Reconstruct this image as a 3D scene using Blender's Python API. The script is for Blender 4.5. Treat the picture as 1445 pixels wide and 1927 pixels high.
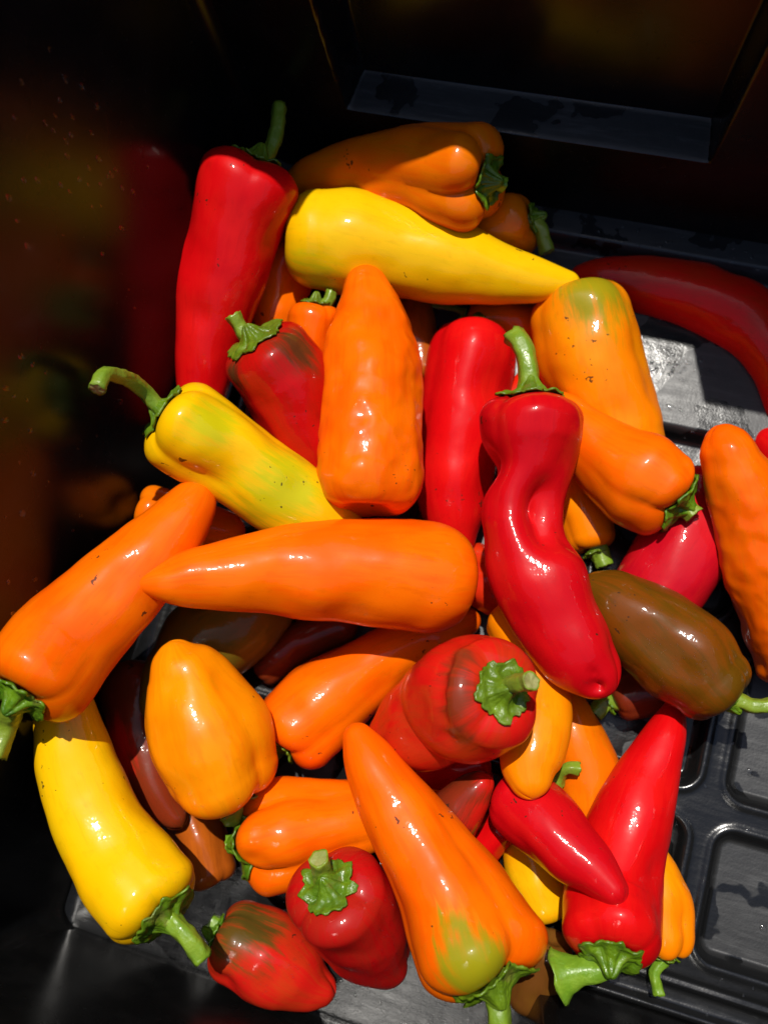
import bpy, math, random
import numpy as np
from mathutils import Matrix, Vector, noise

for o in list(bpy.data.objects): bpy.data.objects.remove(o)
scene = bpy.context.scene
C = scene.collection

# ------------------------------------------------------------ camera, sky, sun
cam_d = bpy.data.cameras.new('camera'); cam = bpy.data.objects.new('camera', cam_d); C.objects.link(cam)
cam_d.sensor_fit = 'VERTICAL'; cam_d.sensor_height = 36; cam_d.lens = 30.8251
cam_d.clip_start = 0.01; cam_d.clip_end = 300
rot = Matrix([[0.956827, -0.228867, 0.179169], [0.259666, 0.950052, -0.173132], [-0.130596, 0.212182, 0.968465]])
cam.matrix_world = Matrix.Translation([0.0, 0.0, 0.44]) @ rot.to_4x4()
cam_d.dof.use_dof = True; cam_d.dof.focus_distance = 0.37; cam_d.dof.aperture_fstop = 7.0
scene.camera = cam

SUN = Vector((-0.045, 0.345, 1.0)).normalized()          # towards the sun
world = bpy.data.worlds.new('World'); scene.world = world; world.use_nodes = True
nt = world.node_tree; bg = nt.nodes['Background']
sky = nt.nodes.new('ShaderNodeTexSky'); sky.sky_type = 'NISHITA'; sky.sun_disc = False
sky.sun_elevation = math.asin(SUN.z); sky.sun_rotation = math.atan2(SUN.x, SUN.y)
nt.links.new(sky.outputs[0], bg.inputs[0]); bg.inputs[1].default_value = 0.12
sl = bpy.data.lights.new('sun', 'SUN'); sun = bpy.data.objects.new('sun', sl); C.objects.link(sun)
sl.energy = 4.2; sl.angle = math.radians(0.55); sl.color = (1.0, 0.955, 0.88)
sun.rotation_euler = SUN.to_track_quat('Z', 'Y').to_euler(); sun.location = SUN * 3

scene.render.engine = 'CYCLES'
vs = scene.view_settings; vs.view_transform = 'Standard'; vs.look = 'None'; vs.exposure = 0.1; vs.gamma = 1.0
vs.use_curve_mapping = False
scene.cycles.max_bounces = 6; scene.cycles.diffuse_bounces = 3; scene.cycles.glossy_bounces = 3; scene.cycles.transmission_bounces = 5

# ------------------------------------------------------------ helpers
def tag(o, label=None, cat=None, group=None, kind=None):
    if label: o['label'] = label
    if cat: o['category'] = cat
    if group: o['group'] = group
    if kind: o['kind'] = kind
    return o
def empty(name, loc):
    o = bpy.data.objects.new(name, None); C.objects.link(o); o.location = loc; o.empty_display_size = 0.01
    return o
def link(name, me, mat, parent=None, smooth=True):
    o = bpy.data.objects.new(name, me); C.objects.link(o); o.parent = parent
    if mat: me.materials.append(mat)
    if smooth: me.polygons.foreach_set('use_smooth', [True] * len(me.polygons))
    return o
def mesh(name, V, F):
    me = bpy.data.meshes.new(name); me.from_pydata([tuple(v) for v in V], [], F); me.update(); return me
def grid_faces(nr, nc, wrap, flip=False):
    F = []
    for i in range(nr - 1):
        for j in range(nc if wrap else nc - 1):
            k = (j + 1) % nc
            q = (i*nc+j, i*nc+k, (i+1)*nc+k, (i+1)*nc+j)
            F.append(q[::-1] if flip else q)
    return F
def spline(K, n):
    """non-uniform Catmull-Rom through rows of K (x,y,z,r), n samples even in arc length"""
    K = np.array(K, float)
    d = np.r_[0, np.cumsum(np.linalg.norm(np.diff(K[:, :3], axis=0), axis=1))]
    T = np.gradient(K, d, axis=0) if len(K) > 2 else np.repeat([(K[1]-K[0])/d[1]], 2, 0)
    def ev(x):
        i = np.clip(np.searchsorted(d, x, side='right') - 1, 0, len(d) - 2)
        h = d[i+1]-d[i]; u = ((x-d[i])/h)[:, None]; h = h[:, None]
        return (2*u**3-3*u**2+1)*K[i]+(u**3-2*u**2+u)*h*T[i]+(-2*u**3+3*u**2)*K[i+1]+(u**3-u**2)*h*T[i+1]
    x = np.linspace(0, d[-1], 400); y = ev(x)
    a = np.r_[0, np.cumsum(np.linalg.norm(np.diff(y[:, :3], axis=0), axis=1))]
    s = np.linspace(0, a[-1], n)
    return np.stack([np.interp(s, a, y[:, k]) for k in range(4)], 1), s
def frames(P, up=(0, 0, 1)):
    T = np.gradient(P, axis=0); T /= np.linalg.norm(T, axis=1)[:, None]
    N = np.zeros_like(T); v = np.array(up, float); v = v - T[0]*(v@T[0])
    if np.linalg.norm(v) < 1e-3: v = np.cross(T[0], [1, 0, 0])
    N[0] = v/np.linalg.norm(v)
    for i in range(1, len(P)):
        v = N[i-1] - T[i]*(N[i-1]@T[i]); N[i] = v/np.linalg.norm(v)
    return T, N, np.cross(T, N)

# ------------------------------------------------------------ materials
class NT:
    def __init__(s, name):
        s.m = bpy.data.materials.new(name); s.m.use_nodes = True; s.t = s.m.node_tree
        s.p = s.t.nodes['Principled BSDF']; s.co = s.t.nodes.new('ShaderNodeTexCoord').outputs['Object']
    def n(s, ty, ins={}, **at):
        k = s.t.nodes.new(ty)
        for a, v in at.items(): setattr(k, a, v)
        for a, v in ins.items(): s.put(k.inputs[a], v)
        return k
    def put(s, sock, v):
        if isinstance(v, bpy.types.NodeSocket): s.t.links.new(v, sock)
        else: sock.default_value = v
    def noise(s, scale, detail=2, rough=.5, co=None, dist=0):
        return s.n('ShaderNodeTexNoise', {'Vector': co or s.co, 'Scale': scale, 'Detail': detail, 'Roughness': rough, 'Distortion': dist}).outputs[0]
    def ramp(s, v, a, b, lo=0., hi=1.):
        return s.n('ShaderNodeMapRange', {0: v, 1: a, 2: b, 3: lo, 4: hi}, interpolation_type='SMOOTHSTEP').outputs[0]
    def mix(s, f, a, b):
        k = s.n('ShaderNodeMix', data_type='RGBA')
        s.put(k.inputs[0], f)
        for i, v in ((6, a), (7, b)): s.put(k.inputs[i], (*v, 1) if isinstance(v, tuple) else v)
        return k.outputs[2]
    def math(s, op, a, b=0.):
        return s.n('ShaderNodeMath', {0: a, 1: b}, operation=op).outputs[0]
    def bump(s, h, strength, dist, prev=None):
        k = s.n('ShaderNodeBump', {'Height': h, 'Strength': strength, 'Distance': dist})
        if prev: s.put(k.inputs['Normal'], prev)
        return k.outputs[0]
    def set(s, **k):
        for a, v in k.items(): s.put(s.p.inputs[a.replace('_', ' ')], (*v, 1) if isinstance(v, tuple) and len(v) == 3 and 'Radius' not in a else v)
        return s.m

# colour, second colour it mottles into, mottle amount
COL = {
 'orange': ((.86, .106, .0005), (.85, .142, .0007)), 'orange2': ((.80, .135, .001), (.78, .18, .0012)),
 'orangey': ((.88, .205, .001), (.87, .26, .0012)), 'yelloworange': ((.85, .36, .002), (.80, .42, .003)),
 'yellow': ((.86, .45, .001), (.80, .47, .002)),
 'red': ((.60, .0025, .004), (.66, .006, .005)), 'red2': ((.50, .002, .006), (.56, .004, .006)),
 'redpink': ((.46, .003, .012), (.52, .006, .012)), 'redorange': ((.55, .02, .004), (.6, .05, .004)),
 'darkred': ((.70, .008, .004), (.60, .022, .004)), 'darkred2': ((.42, .003, .004), (.36, .012, .006)),
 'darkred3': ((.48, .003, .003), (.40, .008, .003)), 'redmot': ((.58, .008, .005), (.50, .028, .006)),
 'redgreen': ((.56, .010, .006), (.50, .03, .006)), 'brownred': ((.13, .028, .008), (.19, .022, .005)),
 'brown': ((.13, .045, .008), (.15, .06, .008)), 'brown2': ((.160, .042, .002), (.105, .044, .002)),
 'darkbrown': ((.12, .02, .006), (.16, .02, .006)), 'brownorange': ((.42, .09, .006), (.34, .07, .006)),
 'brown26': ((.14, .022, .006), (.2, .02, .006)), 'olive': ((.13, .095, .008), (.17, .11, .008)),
 'greenp': (.27, .24, .006), 'brownp': (.075, .028, .008), 'ygreen': (.52, .46, .004), 'ygreen2': (.46, .44, .004),
 'oliveg': (.085, .055, .008), 'brownp2': (.20, .028, .008), 'redp': (.5, .01, .005),
}
def pepper_material(e):
    a, b = COL[e['col']]; sd = e['seed']
    t = NT('pepper_skin_' + e['col'])
    off = t.n('ShaderNodeVectorMath', {0: t.co, 1: (sd*.37, sd*.11, sd*.23)}, operation='ADD').outputs[0]
    skin = t.n('ShaderNodeAttribute', attribute_name='skin').outputs['Vector']
    fib = t.noise(7., 3, .65, skin)
    c = t.mix(t.ramp(t.math('ADD', t.math('MULTIPLY', t.noise(34, 2, .55, off), .6), t.math('MULTIPLY', fib, .4)), .40, .60), a, b)
    # fibre streaks along the fruit and faint mottling in the skin
    c = t.mix(t.ramp(fib, .52, .72, 0, .30), c, tuple(x*.70 for x in a))
    c = t.mix(t.ramp(t.noise(190, 2, .7, off), .55, .8, 0, .22), c, tuple(x*.62 for x in a))
    wob = t.math('ADD', t.math('MULTIPLY', t.math('SUBTRACT', t.noise(60, 2, .6, off), .5), .9), t.math('MULTIPLY', t.math('SUBTRACT', fib, .5), 2.0))
    for x, y, z, r, k in e.get('patch', []):
        lx = Vector((x, y, z)) - Vector(e['base'])
        d = t.n('ShaderNodeVectorMath', {0: t.co, 1: tuple(lx)}, operation='DISTANCE').outputs['Value']
        d = t.math('ADD', t.math('DIVIDE', d, r), wob)
        c = t.mix(t.ramp(d, .25, 1.25, .95, 0.), c, COL[k])
    # soil specks and scuffs
    wv = t.n('ShaderNodeTexNoise', {'Vector': off, 'Scale': 260., 'Detail': 2.}).outputs['Color']
    wv = t.n('ShaderNodeVectorMath', {0: wv, 'Scale': .009}, operation='SCALE').outputs[0]
    so = t.n('ShaderNodeVectorMath', {0: off, 1: wv}, operation='ADD').outputs[0]
    msk = t.ramp(t.noise(26, 1, .5, off), .54, .66)
    for scale, lo, mx in ((110., .80, .20), (300., .70, .28)):
        vor = t.n('ShaderNodeTexVoronoi', {'Vector': so, 'Scale': scale}, feature='F1')
        rnd = t.n('ShaderNodeSeparateColor', {0: vor.outputs['Color']}).outputs[0]
        th = t.math('MULTIPLY', t.ramp(rnd, lo, 1., 0., mx), msk)
        c = t.mix(t.math('MULTIPLY', t.math('LESS_THAN', vor.outputs['Distance'], th), .85), c, (.030, .016, .008))
    sc = t.n('ShaderNodeMapping', {'Vector': off, 'Scale': (30, 90, 60), 'Rotation': (sd, sd*.7, sd*1.3)}).outputs[0]
    scuff = t.math('MULTIPLY', t.ramp(t.noise(1.6, 5, .75, sc), .66, .74), t.ramp(t.noise(14, 1, .5, off), .5, .62))
    c = t.mix(t.math('MULTIPLY', scuff, .5), c, tuple(x*.35+.01 for x in a))
    h = t.math('MULTIPLY', t.noise(60, 1, .5, off), .24)
    if e.get('crinkle'): h = t.math('ADD', h, t.math('MULTIPLY', t.noise(85, 1, .5, off, .3), 1.3))
    else: h = t.math('ADD', h, t.math('MULTIPLY', t.noise(150, 1, .5, off), .06))
    bmp = t.bump(h, 1., .001)
    cb = t.bump(t.math('ADD', h, t.math('MULTIPLY', t.noise(260, 2, .6, off), .22)), 1., .001)
    rough = t.ramp(t.noise(26, 2, .6, off), .3, .7, .30, .44)
    return t.set(Base_Color=c, Roughness=rough, Normal=bmp, Coat_Weight=.38, Coat_Roughness=.085, Coat_Normal=cb, Specular_IOR_Level=.09,
                 IOR=1.45)

def green_material(name, a, b, s=1.):
    t = NT(name)
    c = t.mix(t.ramp(t.noise(120, 4, .6), .35, .7), a, b)
    c = t.mix(t.ramp(t.noise(420, 3, .6), .55, .8, 0, .5), c, tuple(x*1.5 for x in b))
    rnd = t.n('ShaderNodeObjectInfo').outputs['Random']
    c = t.mix(t.math('MULTIPLY', rnd, .45), c, (b[0]*1.25, b[1]*.72, b[2]*1.2))
    c = t.mix(t.ramp(t.noise(75, 3, .7), .60, .72, 0, .45), c, (.16, .12, .03))
    bm = t.bump(t.noise(160, 3, .6), .6, .0022*s)
    bm = t.bump(t.noise(700, 2, .5), .2, .0005, bm)
    return t.set(Base_Color=c, Roughness=t.ramp(t.noise(200, 2), .3, .7, .28, .5), Normal=bm)
M_CALYX = green_material('calyx_green', (.046, .130, .004), (.120, .235, .007))
M_STEM = green_material('stem_green', (.115, .245, .012), (.185, .31, .02), .6)
M_CUT = green_material('stem_cut', (.20, .27, .06), (.30, .34, .10), .5)

def plastic(name, dry):
    t = NT(name)
    n1 = t.noise(40, 4, .6)
    streak = t.n('ShaderNodeMapping', {'Vector': t.co, 'Scale': (25, 240, 60)}).outputs[0]
    fine = t.noise(1.0, 6, .75, streak)
    wet = t.ramp(n1, .47, .50)
    if dry:
        z = t.n('ShaderNodeSeparateXYZ', {0: t.co}).outputs[2]
        flat_ = t.ramp(t.math('ABSOLUTE', t.math('SUBTRACT', z, .010)), .0036, .0064)      # pads and ledges are scuffed, the ribs stay wet
        blob = t.ramp(t.noise(34, 3, .55), .44, .465)
        scuffed = t.math('MULTIPLY', flat_, blob)
        col = t.mix(scuffed, (.007, .0072, .0075), (.020, .0204, .0210))
        col = t.mix(t.math('MULTIPLY', scuffed, t.ramp(fine, .48, .70, 0, .7)), col, (.052, .053, .054))
        rough = t.math('ADD', t.ramp(scuffed, 0, 1, .20, .40), t.ramp(fine, .35, .7, -.04, .08))
        bm = t.bump(t.math('ADD', t.math('MULTIPLY', t.noise(900, 2, .6), .06), t.math('MULTIPLY', t.noise(75, 2, .6), .25)), 1., .001)
    else:
        col = t.mix(t.ramp(t.noise(60, 5, .6), .4, .7), (.004, .004, .004), (.007, .0068, .0066))
        rough = t.math('ADD', t.ramp(t.noise(14, 3, .6), .35, .7, .22, .30), t.ramp(t.noise(300, 4, .7), .6, .8, 0, .12))
        bm = t.bump(t.noise(16, 2, .5), .10, .004); bm = t.bump(t.noise(800, 2, .5), .06, .0002, bm)
    return t.set(Base_Color=col, Roughness=rough, Normal=bm, IOR=1.49, Specular_IOR_Level=.45 if dry else .26)
M_WALL = plastic('black_gloss_plastic', False)
M_FLOOR = plastic('black_scuffed_plastic', True)
t = NT('water')
fr = t.math('ADD', t.math('MULTIPLY', t.math('POWER', t.n('ShaderNodeLayerWeight', {'Blend': .5}).outputs['Facing'], 4.), .28), .03)
mx = t.n('ShaderNodeMixShader', {0: fr, 1: t.n('ShaderNodeBsdfTransparent').outputs[0], 2: t.n('ShaderNodeBsdfGlossy', {'Roughness': .06}).outputs[0]})
t.t.links.new(mx.outputs[0], t.t.nodes['Material Output'].inputs[0]); M_WATER = t.m
t = NT('concrete')
M_GROUND = t.set(Base_Color=t.mix(t.noise(6, 8, .7), (.16, .15, .14), (.30, .29, .27)), Roughness=.9)

# ------------------------------------------------------------ the crate
XL, XR, YB, YF, HW, DR = -0.190, 0.315, 0.251, -0.160, 0.290, 0.05
def sst(x, w=1.):
    u = np.clip(np.asarray(x, float)/w, 0, 1); return u*u*(3-2*u)
g = bpy.data.meshes.new('ground')
g.from_pydata([(-60, -60, -.012), (60, -60, -.012), (60, 60, -.012), (-60, 60, -.012)], [], [(0, 1, 2, 3)])
tag(link('ground', g, M_GROUND, smooth=False), kind='structure')

crate = empty('plastic_crate', (0.066, 0.045, -0.010))
tag(crate, 'black glossy plastic crate with ribbed floor, wet with water drops, holding the peppers', 'crate')
def cpart(name, me, mat):
    me.transform(Matrix.Translation(-crate.location)); return link(name, me, mat, crate)

PX = [(-.172, -.146), (-.132, -.066), (-.052, .014), (.028, .0945), (.1075, .174), (.188, .254), (.268, .31)]
PY = [(-.086, -.0285), (-.0145, .052), (.066, .132)]
def floor_z(X, Y):
    Z = np.zeros_like(X)
    for x0, x1 in PX:
        for y0, y1 in PY:
            qx = np.abs(X-(x0+x1)/2)-(x1-x0)/2+.009; qy = np.abs(Y-(y0+y1)/2)-(y1-y0)/2+.009
            d = np.hypot(np.maximum(qx, 0), np.maximum(qy, 0))+np.minimum(np.maximum(qx, qy), 0)-.009
            Z -= .0080*sst(-d, .0045)
            Z += .0010*np.exp(-((d-.0016)/.0016)**2)
    Z += .009*sst(Y-.1480, .006)                       # back platform
    Z += .011*sst(Y-.2360, .003)                       # ledge at the back wall's foot
    Z -= .0045*sst(-.0985-Y, .0035)                    # front gutter
    Z -= .0012*np.exp(-((Y+.0965)/.0012)**2)
    Z += .006*sst(XL+.010-X, .01)
    nxp = sst(X-.034, .012)
    Z += nxp*.0035*np.exp(-((Y+.1105)/.0022)**2)
    return Z
xs = np.concatenate([np.arange(XL-.012, -.02, .004), np.arange(-.02, .175, .0011), np.arange(.175, XR+.013, .004)])
ys = np.concatenate([np.arange(YF-.012, -.13, .003), np.arange(-.13, YB+.013, .0011)])
Xg, Yg = np.meshgrid(xs, ys)
Zg = floor_z(Xg, Yg)
V = np.stack([Xg, Yg, Zg], -1).reshape(-1, 3)
keep = [q for q in grid_faces(len(ys), len(xs), False) if not (V[q[0]][0] > .047 and V[q[2]][1] < YF+.0475-.002)]
bp = mesh('base_panel', V, keep)
cpart('base_panel', bp, M_FLOOR)

def dens(a, b, step, spots):
    p = [np.arange(a, b+step*.5, step)] + [np.arange(c-w, c+w, st) for c, w, st in spots]
    p = np.unique(np.concatenate(p).round(5)); return p[(p >= a-1e-6) & (p <= b+1e-6)]
def wall(name, us, zs_, fn, flip):
    U, Zz = np.meshgrid(us, zs_); P = np.stack(fn(U, Zz), -1).reshape(-1, 3)
    o = cpart(name, mesh(name, P, grid_faces(len(zs_), len(us), False, flip)), M_WALL)
    if name == 'back_wall':
        o.data.materials.append(M_FLOOR)
        for p in o.data.polygons:
            if abs(p.normal.z) > .8: p.material_index = 1
    s = o.modifiers.new('shell', 'SOLIDIFY'); s.thickness = .0035; s.offset = -1
    return o
RC = .010
def fil(c):                                            # concave fillet towards a corner c metres away
    c = np.clip(c, 0, RC); return RC-np.sqrt(np.maximum(RC*RC-(RC-c)**2, 0))
# back wall with a recessed panel above a ledge
def back(U, Z):
    R_ = sst(U+.1385+.07*np.maximum(Z-.073, 0), .004)*sst(.0335+.07*(Z-.073)-U, .004)*sst(Z-.0722, .0016)
    warp = .0006*np.sin(U*19+1)*np.sin(Z*14)
    return U, YB+DR*Z+(.0215+.03*np.maximum(Z-.073, 0))*R_+warp, Z
wall('back_wall', dens(XL-.02, XR+.02, .01, [(-.1435, .0115, .0006), (.0385, .0105, .0006)]),
     dens(-.01, HW, .012, [(.073, .0035, .00022)]), back, False)
# left wall, rounded into its neighbours
def left(U, Z):
    c = fil(np.minimum(YB+DR*Z-U, U-YF+DR*Z)+.0004)
    foot = .010*np.exp(-np.maximum(Z, 0)/.006)
    return XL-DR*Z+c+foot*.6+.0007*np.sin(U*16+.5)*np.sin(Z*11+.8), U, Z
wall('left_wall', dens(YF-.011, YB+.012, .008, [(YB-.001, .022, .0009), (YF+.001, .022, .0009)]),
     dens(-.01, HW, .006, [(.003, .012, .001)]), left, False)
# front wall steps inward on the right
def front(U, Z):
    R_ = sst(U-.036, .008)
    return U, YF-DR*Z+.0475*R_+.004*R_*np.exp(-np.maximum(Z, 0)/.004)*0, Z
wall('front_wall', dens(XL-.02, XR+.02, .01, [(.040, .006, .0007)]), dens(-.01, HW, .012, []), front, True)
wall('right_wall', dens(YF-.011, YB+.012, .02, []), dens(-.01, HW, .02, []), lambda U, Z: (XR+DR*Z, U, Z), True)
# rolled rim on top
def rim():
    prof = [(0, 0), (.0015, .0022), (.0045, .003), (.012, .003), (.0145, .001), (.0145, -.014), (.012, -.014), (.012, -.002), (.0, -.003)]
    o = DR*HW
    tz = .07*(HW-.073); ty = .03*(HW-.073)
    plan = [(XL-o, YF-o), (XR+o, YF-o), (XR+o, YB+o), (.0335+tz, YB+o), (.0295+tz, YB+o+.0215+ty), (-.1345-tz, YB+o+.0215+ty), (-.1385-tz, YB+o), (XL-o, YB+o)]
    plan = [(XL-o, YF-o), (.036, YF-o), (.044, YF-o+.0475), (XR+o, YF-o+.0475)] + plan[2:]
    V = []; n = len(plan)
    for i, (x, y) in enumerate(plan):
        p0, p1, p2 = Vector(plan[i-1]), Vector((x, y)), Vector(plan[(i+1) % n])
        n1 = Vector(((p1-p0).y, -(p1-p0).x)).normalized(); n2 = Vector(((p2-p1).y, -(p2-p1).x)).normalized()
        b = (n1+n2).normalized(); b /= max(b.dot(n1), .5)
        for d, h in prof: V.append((x+b.x*(d+.0004), y+b.y*(d+.0004), HW+h))
    F = []; m = len(prof)
    for i in range(n):
        for j in range(m):
            k = (i+1) % n; l = (j+1) % m
            F.append((i*m+j, k*m+j, k*m+l, i*m+l))
    return mesh('rim', V, F)
r_ = cpart('rim', rim(), M_FLOOR)
bv = r_.modifiers.new('bevel', 'BEVEL'); bv.width = .001; bv.segments = 2

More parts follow.
